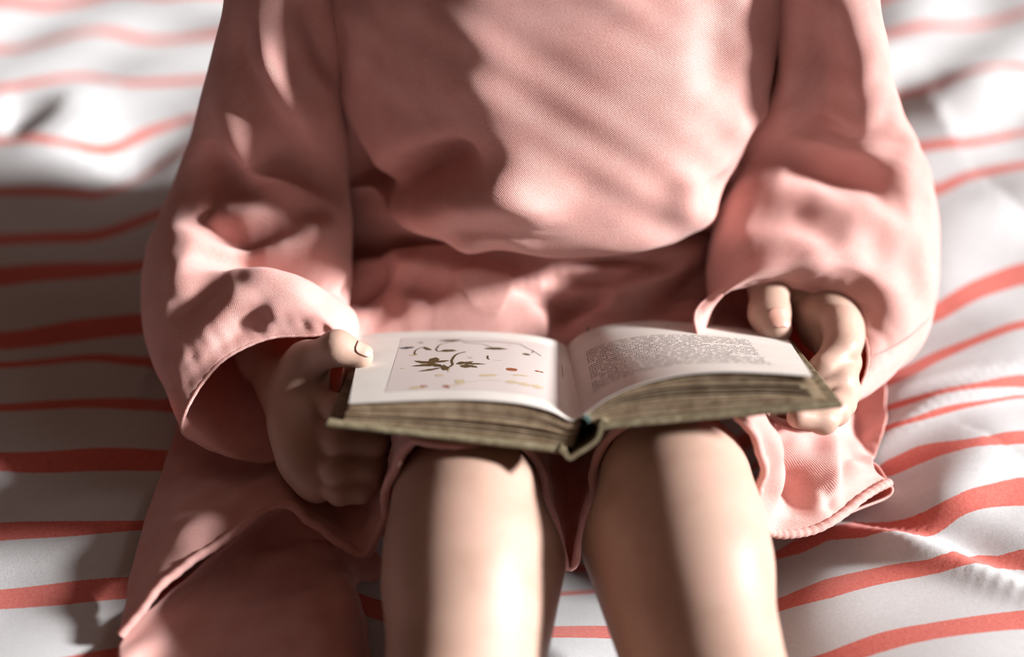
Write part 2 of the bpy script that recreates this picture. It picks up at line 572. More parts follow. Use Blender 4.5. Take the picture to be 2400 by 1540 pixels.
def body_field():
    # trunk
    c = 0.026
    group(0.03, 0.02, [
        ((c-0.03, 0.71, 0.02), (c+0.03, 0.71, 0.02), 0.065, 0.065),
        ((c, 0.71, 0.03), (c, 0.705, 0.14), 0.070, 0.075),
        ((c-0.03, 0.700, 0.20), (c+0.03, 0.700, 0.20), 0.060, 0.060),
        ((c-0.085, 0.70, 0.275), (c+0.085, 0.70, 0.275), 0.033, 0.033),
        ((c, 0.70, 0.28), (c, 0.675, 0.35), 0.035, 0.030),
    ])
    # head (above the frame), bowed over the book
    hc = np.array([c, 0.655, 0.435])
    group(0.02, 0.012, [
        (hc+[0, 0.015, 0.02], hc+[0, 0.02, 0.02], 0.078, 0.078),
        (hc+[0, -0.03, -0.03], hc+[0, -0.035, -0.05], 0.052, 0.036),
        (hc+[0, -0.078, -0.012], hc+[0, -0.088, -0.030], 0.007, 0.011),
        (hc+[-0.016, -0.068, -0.055], hc+[0.016, -0.068, -0.055], 0.008, 0.008),
        (hc+[-0.079, 0.005, -0.005], hc+[-0.078, 0.0, -0.03], 0.011, 0.008),
        (hc+[0.079, 0.005, -0.005], hc+[0.078, 0.0, -0.03], 0.011, 0.008),
    ])
    # legs: thigh, knee cap, shin, calf, foot
    for hip, kn, an, s in ((HIPL, KNL, ANL, 1), (HIPR, KNR, ANR, -1)):
        mid = kn*0.55+an*0.45
        calf0 = kn*0.92+an*0.08 + np.array([0.0165*s, 0, -0.014])
        calf1 = kn*0.50+an*0.50 + np.array([0.004*s, 0, -0.008])
        toe = an+np.array([0.012*-s, -0.075, 0.012])
        group(0.012, 0.012, [
            (hip, np.array([hip[0]*.5+kn[0]*.5, 0.585, -0.017]), 0.045, 0.0385),
            (np.array([hip[0]*.5+kn[0]*.5, 0.585, -0.017]), kn+np.array([0, 0.02, -0.018]), 0.0385, 0.0350),
            (kn+np.array([0, .004, -.002]), kn+(an-kn)*0.15, 0.0365, 0.0355),
            (kn+(an-kn)*0.1, mid, 0.0345, 0.031),
            (mid, an, 0.031, 0.021),
            (calf0, calf1, 0.0325, 0.028),
            (an+np.array([0, 0.012, -0.008]), an+np.array([0, 0.016, -0.006]), 0.021, 0.021),
            (an, toe, 0.021, 0.014),
        ])
    # arms
    group(0.015, 0.015, chain([(c-0.084, 0.715, 0.260), W(606, 540, 0.830), W(638, 830, 0.785), W(690, 908, 0.766)], [0.027, 0.019, 0.0165, 0.0138]))
    group(0.015, 0.015, chain([(c+0.084, 0.715, 0.260), W(2010, 490, 0.840), W(1945, 610, 0.825), W(1922, 680, 0.814)], [0.027, 0.019, 0.0165, 0.0150]))
    # hand at the photograph's left
    pal = W(690, 908, 0.765)
    mcp = [W(700, 927, 0.744), W(702, 998, 0.732), W(716, 1070, 0.722), W(745, 1127, 0.717)]
    rad = [0.0088, 0.0084, 0.0078, 0.0068]
    group(0.014, 0.010, [(pal, m, 0.0128, r+0.0012) for m, r in zip(mcp, rad)] +
          [(mcp[i], mcp[i+1], rad[i]+0.001, rad[i+1]+0.001) for i in range(3)])
    group(0.004, 0.0016, chain([mcp[0], W(800, 966, 0.720), W(872, 985, 0.722), W(915, 960, 0.735)], [0.0090, 0.0084, 0.0074, 0.0066]))
    group(0.004, 0.0011, chain([mcp[1], W(795, 1043, 0.712), W(872, 1045, 0.715), W(915, 1015, 0.728)], [0.0082, 0.0075, 0.0068, 0.0062]))
    group(0.004, 0.0011, chain([mcp[2], W(790, 1107, 0.707), W(860, 1108, 0.711), W(895, 1080, 0.722)], [0.0072, 0.0066, 0.0060, 0.0055]))
    group(0.004, 0.0011, chain([mcp[3], W(795, 1157, 0.706), W(845, 1155, 0.708), W(870, 1135, 0.712)], [0.0062, 0.0055, 0.0050, 0.0047]))
    group(0.006, 0.009, chain([W(694, 897, 0.764), W(720, 848, 0.739), W(790, 815, 0.7215), W(845, 836, 0.7225)], [0.0125, 0.0096, 0.0080, 0.0066]))
    group(0.004, 0.010, [(W(716, 864, 0.743), mcp[0], 0.009, 0.009)])
    # hand at the photograph's right
    wr = W(1925, 690, 0.812)
    mcp = [W(1942, 732, 0.784), W(1962, 760, 0.779), W(1972, 802, 0.772), W(1972, 850, 0.762)]
    rad = [0.0095, 0.0090, 0.0085, 0.0075]
    group(0.014, 0.010, [(wr, m, 0.0140, r+0.0012) for m, r in zip(mcp, rad)])
    group(0.004, 0.0018, chain([W(1912, 730, 0.790), W(1966, 760, 0.766), W(1973, 816, 0.749), W(1930, 872, 0.738), W(1890, 905, 0.735)], [0.0094, 0.0097, 0.0092, 0.0082, 0.0070]))
    group(0.004, 0.0012, chain([mcp[1], W(1980, 850, 0.752), W(1968, 897, 0.735), W(1915, 930, 0.728)], [0.0084, 0.0080, 0.0075, 0.0066]))
    group(0.004, 0.0012, chain([mcp[2], W(1978, 918, 0.738), W(1955, 962, 0.715), W(1890, 975, 0.708)], [0.0084, 0.0080, 0.0076, 0.0064]))
    group(0.004, 0.0012, chain([mcp[3], W(1972, 945, 0.725), W(1930, 985, 0.704), W(1870, 978, 0.698)], [0.0074, 0.0070, 0.0066, 0.0056]))
    group(0.006, 0.007, chain([W(1860, 668, 0.802), W(1802, 664, 0.788), W(1803, 735, 0.776), W(1817, 770, 0.7695)], [0.0115, 0.0108, 0.0103, 0.0088]))
    group(0.006, 0.008, [(W(1890, 715, 0.802), W(1918, 775, 0.788), 0.010, 0.009)])


body_field()


def smin(a, b, k):
    h = np.clip(0.5+0.5*(b-a)/k, 0, 1)
    return b+(a-b)*h - k*h*(1-h)


def cone(P, a, b, ra, rb):
    ba = b-a
    q = P-a
    h = np.clip((q @ ba)/max(ba @ ba, 1e-12), 0, 1)
    return np.linalg.norm(q-h[:, None]*ba, axis=1) - (ra+(rb-ra)*h)


def field(P, cen=None, R=None):
    d = np.full(len(P), 10.0)
    for k_in, k_out, prims in FIELD:
        g = None
        for a, b, ra, rb in prims:
            if cen is not None and cone(cen[None], a, b, ra, rb)[0] > R+0.02:
                continue
            e = cone(P, a, b, ra, rb)
            g = e if g is None else smin(g, e, k_in)
        if g is not None:
            d = smin(d, g, k_out)
    return d


def surface_nets(h, B=8):
    lo = np.array([-0.30, 0.09, -0.08])
    hi = np.array([0.36, 0.82, 0.56])
    nb = np.ceil((hi-lo)/(h*B)).astype(int)
    ii = np.stack(np.meshgrid(*[np.arange(n) for n in nb], indexing='ij'), -1).reshape(-1, 3)
    cen = lo + (ii+0.5)*h*B
    dc = np.concatenate([field(c) for c in np.array_split(cen, max(1, len(cen)//60000))])
    keep = np.abs(dc) < h*B*0.5*math.sqrt(3)*1.25 + 0.004
    blocks = ii[keep]
    NX, NY, NZ = (nb*B+2).tolist()
    loc = np.stack(np.meshgrid(*[np.arange(B+1)]*3, indexing='ij'), -1)
    R = h*B*0.5*math.sqrt(3)
    cells_id, cells_pos, e_list = [], [], []
    corner = [(0, 0, 0), (1, 0, 0), (0, 1, 0), (1, 1, 0), (0, 0, 1), (1, 0, 1), (0, 1, 1), (1, 1, 1)]
    edges = [(0, 1), (2, 3), (4, 5), (6, 7), (0, 2), (1, 3), (4, 6), (5, 7), (0, 4), (1, 5), (2, 6), (3, 7)]

    def cid(g):
        return (g[..., 0]+1) + (g[..., 1]+1)*(NX+2) + (g[..., 2]+1)*(NX+2)*(NY+2)
    for b in blocks:
        g0 = b*B
        P = (lo + (g0+loc)*h).reshape(-1, 3)
        v = field(P, lo+(g0+B/2)*h, R).reshape(B+1, B+1, B+1)
        if v.min() > 0 or v.max() < 0:
            continue
        cv = np.stack([v[i:i+B, j:j+B, k:k+B] for i, j, k in corner], -1)
        mask = (cv.min(-1) < 0) & (cv.max(-1) >= 0)
        cc = np.argwhere(mask)
        if len(cc):
            c8 = cv[mask]
            acc = np.zeros((len(cc), 3))
            cnt = np.zeros(len(cc))
            for a, e in edges:
                va, vb = c8[:, a], c8[:, e]
                x = (va < 0) != (vb < 0)
                t = np.where(x, va/np.where(x, va-vb, 1), 0)
                pa, pb = np.array(corner[a], float), np.array(corner[e], float)
                acc += np.where(x[:, None], pa+(pb-pa)*t[:, None], 0)
                cnt += x
            cells_id.append(cid(cc+g0))
            cells_pos.append(lo+(cc+g0+acc/cnt[:, None])*h)
        s = v < 0
        for ax in range(3):
            a = s[:B, :B, :B]
            sl = [slice(0, B)]*3
            sl[ax] = slice(1, B+1)
            e = s[tuple(sl)]
            q = np.argwhere(a != e)
            if len(q):
                e_list.append(np.concatenate([q+g0, np.full((len(q), 1), ax), a[tuple(q.T)][:, None].astype(int)], 1))
    ids = np.concatenate(cells_id)
    pos = np.concatenate(cells_pos)
    o = np.argsort(ids)
    ids, pos = ids[o], pos[o]
    E = np.concatenate(e_list)
    quads = []
    for ax in range(3):
        u, w = [(1, 2), (2, 0), (0, 1)][ax]
        S = E[E[:, 3] == ax]
        g = S[:, :3]
        q = []
        for du, dw in ((-1, -1), (0, -1), (0, 0), (-1, 0)):
            t = g.copy()
            t[:, u] += du
            t[:, w] += dw
            q.append(np.searchsorted(ids, cid(t)).clip(0, len(ids)-1))
            bad = ids[q[-1]] != cid(t)
            q[-1] = np.where(bad, -1, q[-1])
        q = np.stack(q, 1)
        ok = (q >= 0).all(1)
        q, flip = q[ok], S[ok, 4] == 0
        q[flip] = q[flip][:, ::-1]
        quads.append(q)
    return pos, np.concatenate(quads)


child = empty('person', (0.026, 0.71, -0.04))
tag(child, 'child in a pink linen dress sitting on a striped duvet, holding an open book', 'person')


def under(o):
    """Parent to the child without moving."""
    o.parent = child
    o.matrix_parent_inverse = child.matrix_basis.inverted()
    return o


V, Q = surface_nets(0.0014)
body = under(mesh_object('body', V, Q, SKIN))


def fingernail(tip, prev, up, r, r_prev, length, width, back):
    """A curved plate that sits on the last joint."""
    ax = unit(tip-prev)
    up = unit(up - ax*(up @ ax))
    side = np.cross(ax, up)
    a = np.linspace(-1, 1, 15)
    A, Bt = np.meshgrid(a, a, indexing='ij')
    # rounded-rectangle outline
    wd = width/2*np.sqrt(np.clip(1-np.abs(A)**4*0.75, 0, 1))
    th = Bt*wd/r
    L = A*length/2 - back
    rr = r*(1.0 - 0.16*np.clip(A, 0, 1)**2) + 0.0002
    rr = rr + np.clip(-L, 0, None)*(r_prev-r)/np.linalg.norm(tip-prev)*1.25
    G = tip + ax*L[..., None] + side*(np.sin(th)*rr)[..., None] + up*(np.cos(th)*rr)[..., None]
    P = G.reshape(-1, 3)
    for _ in range(3):       # seat the plate on the skin
        e = 0.0004
        g = np.stack([field(P+np.eye(3)[i]*e)-field(P-np.eye(3)[i]*e) for i in range(3)], 1)
        P = P + unit(g)*(0.0004-field(P))[:, None]
    G = P.reshape(G.shape)
    o = mesh_object('fingernail', G.reshape(-1, 3), grid_faces(15, 15), NAIL, body)
    solid(o, 0.0005, 0)
    return o


fingernail(W(845, 836, 0.7225), W(790, 815, 0.7215), UP*0.75-FWD*0.65+RIGHT*0.1, 0.0066, 0.0080, 0.0098, 0.0086, -0.0008)
fingernail(W(1817, 770, 0.7695), W(1803, 735, 0.776), -FWD*0.85+UP*0.45+RIGHT*0.25, 0.0087, 0.0103, 0.0110, 0.0118, 0.0002)

hairc = np.array([0.026, 0.665, 0.452])
th, ph = np.meshgrid(np.linspace(0, math.pi, 40), np.linspace(0, 2*math.pi, 60, endpoint=False), indexing='ij')
hr = 0.086 + 0.002*np.sin(ph*19)
hs = np.stack([np.sin(th)*np.cos(ph)*hr, np.sin(th)*np.sin(ph)*(hr+.004), np.cos(th)*hr], -1)
front = np.clip(-np.sin(th)*np.sin(ph), 0, 1)
hs[..., 2] = np.where(hs[..., 2] < 0, hs[..., 2]*(1.15-1.0*front), hs[..., 2])
hs[..., 1] += 0.018*front
under(mesh_object('hair', (hairc+hs).reshape(-1, 3), grid_faces(40, 60, True), HAIR))
for s in (-1, 1):
    e = np.array([0.026+s*0.028, 0.588, 0.430])
    t2, p2 = np.meshgrid(np.linspace(0, math.pi, 12), np.linspace(0, 2*math.pi, 16, endpoint=False), indexing='ij')
    G = e+0.011*np.stack([np.sin(t2)*np.cos(p2), np.sin(t2)*np.sin(p2), np.cos(t2)], -1)
    o = mesh_object('eye', G.reshape(-1, 3), grid_faces(12, 16, True), INK, body)


# ------------------------------------------------------------------ where the book lies: its frame and cross-sections
O = W(1358, 1060, 0.664)
EL = unit([0, 0.876, -0.482])
EN = unit([0, 0.482, 0.876])
LEN = 0.134


def on_plane(px, py, Y):
    """Meets a pixel's ray with the cross-section plane of the book at length Y; returns (X, Z)."""
    r = FWD + (px-1200)/F*RIGHT + (770-py)/F*UP
    t = ((O+EL*Y-CAM) @ EL)/(r @ EL)
    p = CAM+t*r - O
    return p[0], p @ EN


def bk(X, Y, Z):
    X, Y, Z = np.broadcast_arrays(np.asarray(X, float), np.asarray(Y, float), np.asarray(Z, float))
    return O + X[..., None]*RIGHT + Y[..., None]*EL + Z[..., None]*EN


def prof(pts, Y, n=60):
    return arc(np.array([on_plane(x, y, Y) for x, y in pts]), n)


L_TOP_N = prof([(1362, 976), (1338, 984), (1300, 966), (1260, 953), (1200, 942), (1100, 935), (1000, 936), (900, 940), (818, 944)], 0.0)
L_TOP_F = prof([(1330, 812), (1310, 802), (1280, 793), (1240, 786), (1180, 780), (1080, 776), (980, 777), (900, 780), (848, 785)], LEN)
R_TOP_N = prof([(1362, 976), (1388, 958), (1424, 933), (1500, 900), (1600, 877), (1700, 870), (1800, 873), (1860, 877), (1904, 881)], 0.0)
R_TOP_F = prof([(1330, 812), (1344, 796), (1375, 777), (1430, 760), (1520, 752), (1600, 755), (1700, 765), (1770, 773), (1838, 782)], LEN)
LEFT_COVER = np.array([on_plane(766, 987, -.003), on_plane(1330, 1052, -.003)])
RIGHT_COVER = np.array([on_plane(1412, 994, -.003), on_plane(1974, 942, -.003)])


# ------------------------------------------------------------------ the dress
def cloth_uv(G, closed=False):
    """Lengths along and across the cloth, in metres."""
    du = np.concatenate([np.zeros((1, G.shape[1])), np.cumsum(np.linalg.norm(np.diff(G, axis=0), axis=-1), 0)])
    dv = np.concatenate([np.zeros((G.shape[0], 1)), np.cumsum(np.linalg.norm(np.diff(G, axis=1), axis=-1), 1)], 1)
    dv = np.repeat(dv[G.shape[0]//2][None], G.shape[0], 0)
    du = np.repeat(du[:, G.shape[1]//2][:, None], G.shape[1], 1)
    return np.stack([dv, du], -1).reshape(-1, 2)


# --- bodice: rings from the neck to the gathered waist
K = 180
ang = np.linspace(0, 2*math.pi, K, endpoint=False)
rings = []
#        z     cx    a(left) a(right) cy    front  back  ridge x
BOD = [(0.340, 0.026, 0.045, 0.045, 0.690, 0.045, 0.045, 0.00),
       (0.315, 0.026, 0.088, 0.088, 0.695, 0.060, 0.055, 0.00),
       (0.280, 0.026, 0.118, 0.118, 0.700, 0.070, 0.065, -0.02),
       (0.240, 0.026, 0.130, 0.128, 0.700, 0.079, 0.070, -0.03),
       (0.195, 0.026, 0.130, 0.126, 0.700, 0.087, 0.075, -0.01),
       (0.155, 0.024, 0.128, 0.120, 0.700, 0.096, 0.078, 0.01),
       (0.128, 0.022, 0.132, 0.110, 0.700, 0.104, 0.080, 0.03),
       (0.112, 0.020, 0.130, 0.102, 0.700, 0.107, 0.080, 0.04),
       (0.102, 0.020, 0.130, 0.100, 0.700, 0.100, 0.080, 0.04),
       (0.098, 0.020, 0.128, 0.108, 0.700, 0.088, 0.078, 0.04),
       (0.082, 0.020, 0.132, 0.122, 0.700, 0.066, 0.076, 0.0),
       (0.050, 0.020, 0.140, 0.135, 0.700, 0.066, 0.076, 0.0),
       (0.020, 0.020, 0.142, 0.140, 0.700, 0.078, 0.076, 0.0),
       (-0.020, 0.020, 0.135, 0.124, 0.700, 0.070, 0.074, 0.0)]
for z, cx, al, ar, cy, fr, rear, rg in BOD:
    c, s = np.cos(ang), np.sin(ang)
    e = 2/2.15
    x = np.sign(c)*np.abs(c)**e*np.where(c < 0, al, ar)
    y = np.sign(s)*np.abs(s)**e*np.where(s < 0, fr, rear)
    x = x + np.where(s < 0, rg*np.abs(s)**1.5, 0)*0.5
    rings.append(np.stack([cx+x, cy+y, np.full(K, z)], 1))
G = cr(np.array(rings), 170)
BODICE_FOLDS = [
    ([(800, 330), (825, 430), (880, 470)], 0.013, -0.034),
    ([(870, 470), (960, 420), (1060, 380), (1130, 370)], 0.010, -0.030),
    ([(900, 380), (980, 340), (1060, 290)], 0.012, 0.006),
    ([(960, 520), (1100, 465), (1230, 470), (1290, 520)], 0.014, 0.018),
    ([(1250, 590), (1170, 560), (1100, 562), (1092, 585), (1140, 600)], 0.005, 0.009),
    ([(1120, 582), (1150, 576), (1190, 582)], 0.005, -0.009),
    ([(830, 0), (845, 90), (835, 180)], 0.008, 0.006),
    ([(870, -20), (880, 90), (850, 200)], 0.006, -0.005),
    ([(920, -20), (900, 120)], 0.006, 0.004),
    ([(1680, -20), (1680, 80), (1690, 170), (1740, 240)], 0.012, -0.006),
    ([(1800, 120), (1770, 260), (1690, 320)], 0.010, 0.006),
    ([(1840, -20), (1832, 120)], 0.004, 0.004),
    ([(1640, 400), (1610, 470), (1690, 525)], 0.010, 0.008),
    ([(1720, 400), (1680, 450), (1660, 480)], 0.006, -0.010),
    ([(1090, -20), (1110, 160), (1160, 330), (1260, 480)], 0.020, 0.006),
]
G, N = folds(G, True, BODICE_FOLDS, 'out')
G = G + N*(0.0006*waves(G, 0.03, 21))[..., None]
dress = under(mesh_object('dress', G.reshape(-1, 3), grid_faces(170, K, True), LINEN, uv=cloth_uv(G)))
solid(dress, 0.0012, 1)


# --- sleeves
def sleeve(path, radii, cuff, items, seed, K=150, per=16):
    P = WW(path)
    Pd = cr(P, len(P)*8)
    T = unit(np.gradient(Pd, axis=0))[np.round(np.linspace(0, len(Pd)-1, len(P))).astype(int)]
    a = np.linspace(0, 2*math.pi, K, endpoint=False)
    R = []
    for p, t, (ru, rv, tilt) in zip(P, T, radii):
        # the ring turns with the arm: upright on the upper arm, facing forward past the elbow
        v = FWD*math.cos(math.radians(tilt)) - UP*math.sin(math.radians(tilt))
        u = RIGHT
        R.append(p + np.cos(a)[:, None]*u*ru + np.sin(a)[:, None]*v*rv)
    C = cr(WW(cuff), K*4, closed=True)
    s = np.concatenate([[0], np.cumsum(np.linalg.norm(np.diff(np.concatenate([C, C[:1]]), axis=0), axis=1))])
    C2 = np.concatenate([C, C[:1]])
    t = np.linspace(0, s[-1], K, endpoint=False)
    C = np.stack([np.interp(t, s, C2[:, k]) for k in range(3)], 1)
    best = None
    for rev in (0, 1):
        D = C[::-1] if rev else C
        for sh in range(0, K, 2):
            e = np.roll(D, sh, 0)
            err = ((e-e.mean(0)-(R[-1]-R[-1].mean(0)))**2).sum()
            if best is None or err < best[0]:
                best = (err, e)
    R.append(best[1])
    n = (len(R)-1)*per+1
    G = cr(np.array(R), n)
    G, N = folds(G, True, items, 'out')
    G = G + N*(0.0005*waves(G, 0.032, seed))[..., None]
    # small puckers where the hem is stitched
    w = np.exp(-((np.arange(n)-(n-6))/5.0)**2)[:, None]
    G = G + N*(w*0.00045*waves(G, 0.012, seed+1))[..., None]
    o = mesh_object('sleeve', G.reshape(-1, 3), grid_faces(n, K, True), LINEN, dress, uv=cloth_uv(G))
    solid(o, 0.0014, 0)
    # hem roll at the cuff
    edge = G[-1]
    hem_roll('cuff_hem', edge, 0.0010, o, True)
    return o


def hem_roll(name, L, r, parent, closed=False, flatten=1.0):
    L = np.asarray(L)
    n = len(L)
    T = unit(np.roll(L, -1, 0)-np.roll(L, 1, 0)) if closed else unit(np.gradient(L, axis=0))
    u = unit(np.cross(T, FWD))
    v = np.cross(T, u)
    a = np.linspace(0, 2*math.pi, 12, endpoint=False)
    wob = 1+0.08*np.sin(np.arange(n)*1.9)
    G = L[:, None] + (np.cos(a)[None, :, None]*u[:, None]*flatten + np.sin(a)[None, :, None]*v[:, None])*(r*wob)[:, None, None]
    if closed:
        G = np.concatenate([G, G[:1]])
    f = grid_faces(len(G), 12, True)
    return mesh_object(name, G.reshape(-1, 3), f, LINEN, parent, uv=cloth_uv(G))


sleeve([(700, -230, .735), (668, 0, .745), (640, 200, .770), (628, 350, .795), (612, 465, .812), (592, 580, .808), (580, 680, .788), (588, 780, .766), (598, 860, .748)],
       [(.034, .036, 0), (.030, .034, 0), (.036, .036, 0), (.044, .039, 8), (.050, .042, 28), (.056, .044, 50), (.058, .045, 64), (.057, .043, 72), (.050, .040, 76)],
       [(422, 1005, .735), (455, 925, .735), (510, 855, .737), (570, 815, .739), (640, 790, .741), (720, 786, .742), (795, 783, .742), (812, 830, .737),
        (790, 930, .752), (735, 1020, .748), (650, 1078, .742), (580, 1076, .736), (520, 1060, .732), (460, 1035, .733)],
       [([(515, 200), (570, 330), (670, 450), (800, 497)], 0.009, 0.013),
        ([(490, 330), (540, 430), (590, 480)], 0.010, -0.008),
        ([(590, 60), (650, 190), (720, 290)], 0.008, 0.010),
        ([(560, 60), (590, 200), (690, 370)], 0.008, -0.008),
        ([(690, -20), (740, 80), (785, 190)], 0.007, -0.010),
        ([(440, 490), (510, 520), (620, 522), (745, 495)], 0.008, -0.030),
        ([(480, 480), (500, 490)], 0.010, -0.010),
        ([(440, 545), (560, 540), (680, 540), (820, 525)], 0.010, 0.010),
        ([(440, 600), (560, 585), (680, 600), (780, 640), (850, 700)], 0.009, -0.032),
        ([(400, 690), (440, 630), (490, 600)], 0.010, 0.006),
        ([(400, 760), (470, 690), (540, 660)], 0.010, -0.009),
        ([(560, 650), (650, 650), (730, 720)], 0.016, 0.006),
        ([(470, 800), (540, 720), (600, 690)], 0.006, 0.005),
        ([(500, 830), (570, 760), (640, 730)], 0.006, -0.004),
        ([(610, 780), (640, 740), (650, 700)], 0.006, 0.004)], 31)
sleeve([(1900, -230, .735), (1935, 0, .745), (1950, 180, .772), (1935, 310, .800), (1948, 420, .817), (1935, 530, .816), (1928, 640, .803), (1925, 730, .788), (1890, 790, .772)],
       [(.034, .036, 0), (.0265, .034, 0), (.031, .036, 0), (.045, .040, 8), (.054, .043, 28), (.063, .045, 50), (.065, .046, 64), (.062, .044, 72), (.056, .040, 78)],
       [(1628, 742, .762), (1650, 705, .768), (1700, 678, .772), (1800, 667, .778), (1900, 680, .782), (1975, 715, .780), (2022, 775, .772), (2036, 840, .758),
        (2022, 900, .742), (1988, 955, .722), (1945, 997, .708), (1895, 1010, .700), (1840, 1000, .702), (1760, 940, .718), (1680, 860, .738), (1636, 795, .752)],
       [([(1835, 383), (1930, 398), (2040, 430), (2140, 480)], 0.011, -0.017),
        ([(1840, 340), (1950, 350), (2060, 375), (2140, 420)], 0.014, 0.006),
        ([(1870, 505), (1960, 485), (2070, 505), (2140, 570)], 0.015, 0.004),
        ([(1760, 520), (1880, 528), (1990, 540)], 0.012, -0.005),
        ([(1690, 575), (1800, 562), (1930, 565)], 0.010, 0.005),
        ([(1950, 590), (1990, 640), (2010, 690)], 0.012, -0.006),
        ([(1900, 580), (1960, 640), (2000, 720)], 0.010, 0.003),
        ([(2020, 560), (2100, 620), (2150, 700)], 0.012, -0.004),
        ([(1930, 40), (1940, 200), (1900, 330)], 0.014, -0.010),
        ([(1880, 60), (1860, 200), (1800, 320)], 0.010, 0.004),
        ([(2000, 60), (2010, 250), (2040, 380)], 0.012, 0.004)], 41)


def off_body(G, gap=0.003):
    """Cloth that would sink into the body is laid on its skin instead."""
    P = G.reshape(-1, 3).copy()
    for _ in range(3):
        f = field(P)
        k = np.where(f < gap)[0]
        if not len(k):
            break
        e = 0.0008
        g = np.stack([field(P[k]+np.eye(3)[i]*e)-field(P[k]-np.eye(3)[i]*e) for i in range(3)], 1)
        P[k] += unit(g)*np.minimum(gap-f[k], 0.02)[:, None]
    return P.reshape(G.shape)


def below_book(G, gap=0.0025):
    """Cloth under the book is pressed down to the underside of its covers."""
    P = G.reshape(-1, 3).copy()
    q = P-O
    X, Y, Z = q[:, 0], q @ EL, q @ EN
    lx = np.array([LEFT_COVER[0, 0], LEFT_COVER[1, 0], RIGHT_COVER[0, 0], RIGHT_COVER[1, 0]])
    lz = np.array([LEFT_COVER[0, 1], LEFT_COVER[1, 1]-0.004, RIGHT_COVER[0, 1], RIGHT_COVER[1, 1]])-0.003-gap
    lim = np.interp(X, lx, lz)
    m = np.clip((X-lx[0]+0.006)/0.006, 0, 1)*np.clip((lx[3]+0.006-X)/0.006, 0, 1)
    m = m*np.clip((Y+0.012)/0.008, 0, 1)*np.clip((LEN+0.016-Y)/0.010, 0, 1)
    drop = np.clip(Z-lim, 0, None)*m
    return (P-EN*drop[:, None]).reshape(G.shape)


# --- skirt: columns run from the waist to the hem
SK = [  # hem,                 lower,               upper,               waist
    [(283, 1490, .676), (330, 1262, .720), (405, 1040, .774), (520, 760, .900)],
    [(395, 1365, .686), (425, 1200, .720), (500, 1010, .774), (600, 700, .880)],
    [(525, 1270, .700), (535, 1150, .730), (590, 980, .782), (680, 670, .860)],
    [(648, 1180, .712), (640, 1095, .745), (680, 940, .776), (760, 640, .840)],
    [(740, 1228, .712), (725, 1110, .752), (760, 900, .778), (850, 610, .825)],
    [(850, 1300, .708), (800, 1150, .746), (830, 850, .795), (930, 590, .815)],
    [(905, 1200, .702), (880, 1060, .734), (900, 800, .798), (1000, 580, .815)],
    [(958, 1035, .670), (985, 950, .695), (1000, 765, .796), (1080, 570, .815)],
    [(1100, 1010, .672), (1110, 930, .710), (1120, 720, .797), (1160, 560, .815)],
    [(1268, 1130, .712), (1240, 960, .730), (1230, 735, .806), (1240, 560, .815)],
    [(1335, 1330, .742), (1335, 1100, .760), (1330, 765, .812), (1320, 560, .815)],
    [(1395, 1140, .714), (1425, 940, .738), (1430, 745, .806), (1410, 555, .815)],
    [(1560, 965, .676), (1550, 890, .715), (1530, 730, .800), (1500, 550, .815)],
    [(1722, 970, .676), (1735, 900, .705), (1690, 730, .815), (1620, 545, .822)],
    [(1790, 1085, .688), (1800, 980, .706), (1790, 800, .810), (1690, 560, .840)],
    [(1772, 1180, .700), (1835, 1030, .716), (1850, 850, .800), (1760, 600, .860)],
    [(1800, 1243, .712), (1880, 1060, .728), (1900, 900, .800), (1800, 640, .88)],
    [(1865, 1250, .716), (1920, 1090, .734), (1950, 930, .805), (1850, 660, .89)],
    [(1945, 1225, .722), (1960, 1105, .742), (1990, 960, .81), (1900, 680, .90)],
    [(2030, 1160, .738), (2000, 1090, .752), (2030, 990, .815), (1950, 700, .91)],
    [(2083, 1132, .748), (2045, 1085, .762), (2060, 1010, .82), (1990, 720, .92)],
]
A = np.array([[W(*p) for p in col] for col in SK])          # columns x 4 x 3
A = np.transpose(A, (1, 0, 2))[::-1]                        # waist first
A = cr(np.transpose(cr(np.transpose(A, (1, 0, 2)), 300), (1, 0, 2)), 120)
SKIRT_FOLDS = [
    ([(885, 690), (895, 645), (940, 620), (1050, 645), (1180, 672), (1300, 668), (1450, 668)], 0.009, 0.009),
    ([(935, 662), (1000, 668), (1080, 672)], 0.008, -0.012),
    ([(1170, 690), (1280, 705), (1350, 730)], 0.008, -0.008),
    ([(930, 720), (1050, 700), (1150, 705), (1230, 740), (1300, 800)], 0.022, 0.010),
    ([(1290, 790), (1320, 745), (1400, 702), (1440, 690)], 0.006, -0.013),
    ([(1290, 592), (1450, 582), (1640, 582)], 0.006, 0.009),
    ([(1310, 622), (1400, 612), (1480, 612), (1545, 628)], 0.0055, -0.013),
    ([(1280, 642), (1400, 634), (1480, 628), (1500, 642)], 0.005, 0.008),
    ([(1270, 655), (1390, 658), (1460, 650)], 0.0045, -0.009),
    ([(1330, 770), (1420, 715), (1520, 670), (1600, 620), (1650, 585)], 0.009, 0.012),
    ([(1450, 760), (1560, 700), (1650, 650)], 0.010, -0.011),
    ([(1560, 740), (1640, 705)], 0.008, 0.006),
    ([(885, 600), (872, 650), (845, 715)], 0.011, -0.022),
    ([(1845, 960), (1860, 1060), (1862, 1140), (1850, 1215)], 0.009, -0.017),
    ([(1800, 1000), (1815, 1090), (1815, 1180)], 0.008, 0.006),
    ([(1925, 980), (1930, 1060), (1932, 1130), (1930, 1195)], 0.007, 0.011),
    ([(1945, 1130), (1950, 1170), (1945, 1200)], 0.005, -0.008),
    ([(450, 1030), (560, 1075), (680, 1080)], 0.012, -0.008),
    ([(330, 1400), (420, 1310), (520, 1220), (620, 1150)], 0.012, 0.004),
]
A, N = folds(A, False, SKIRT_FOLDS, 'camera')
A = A + N*(0.0008*waves(A, 0.025, 51))[..., None]
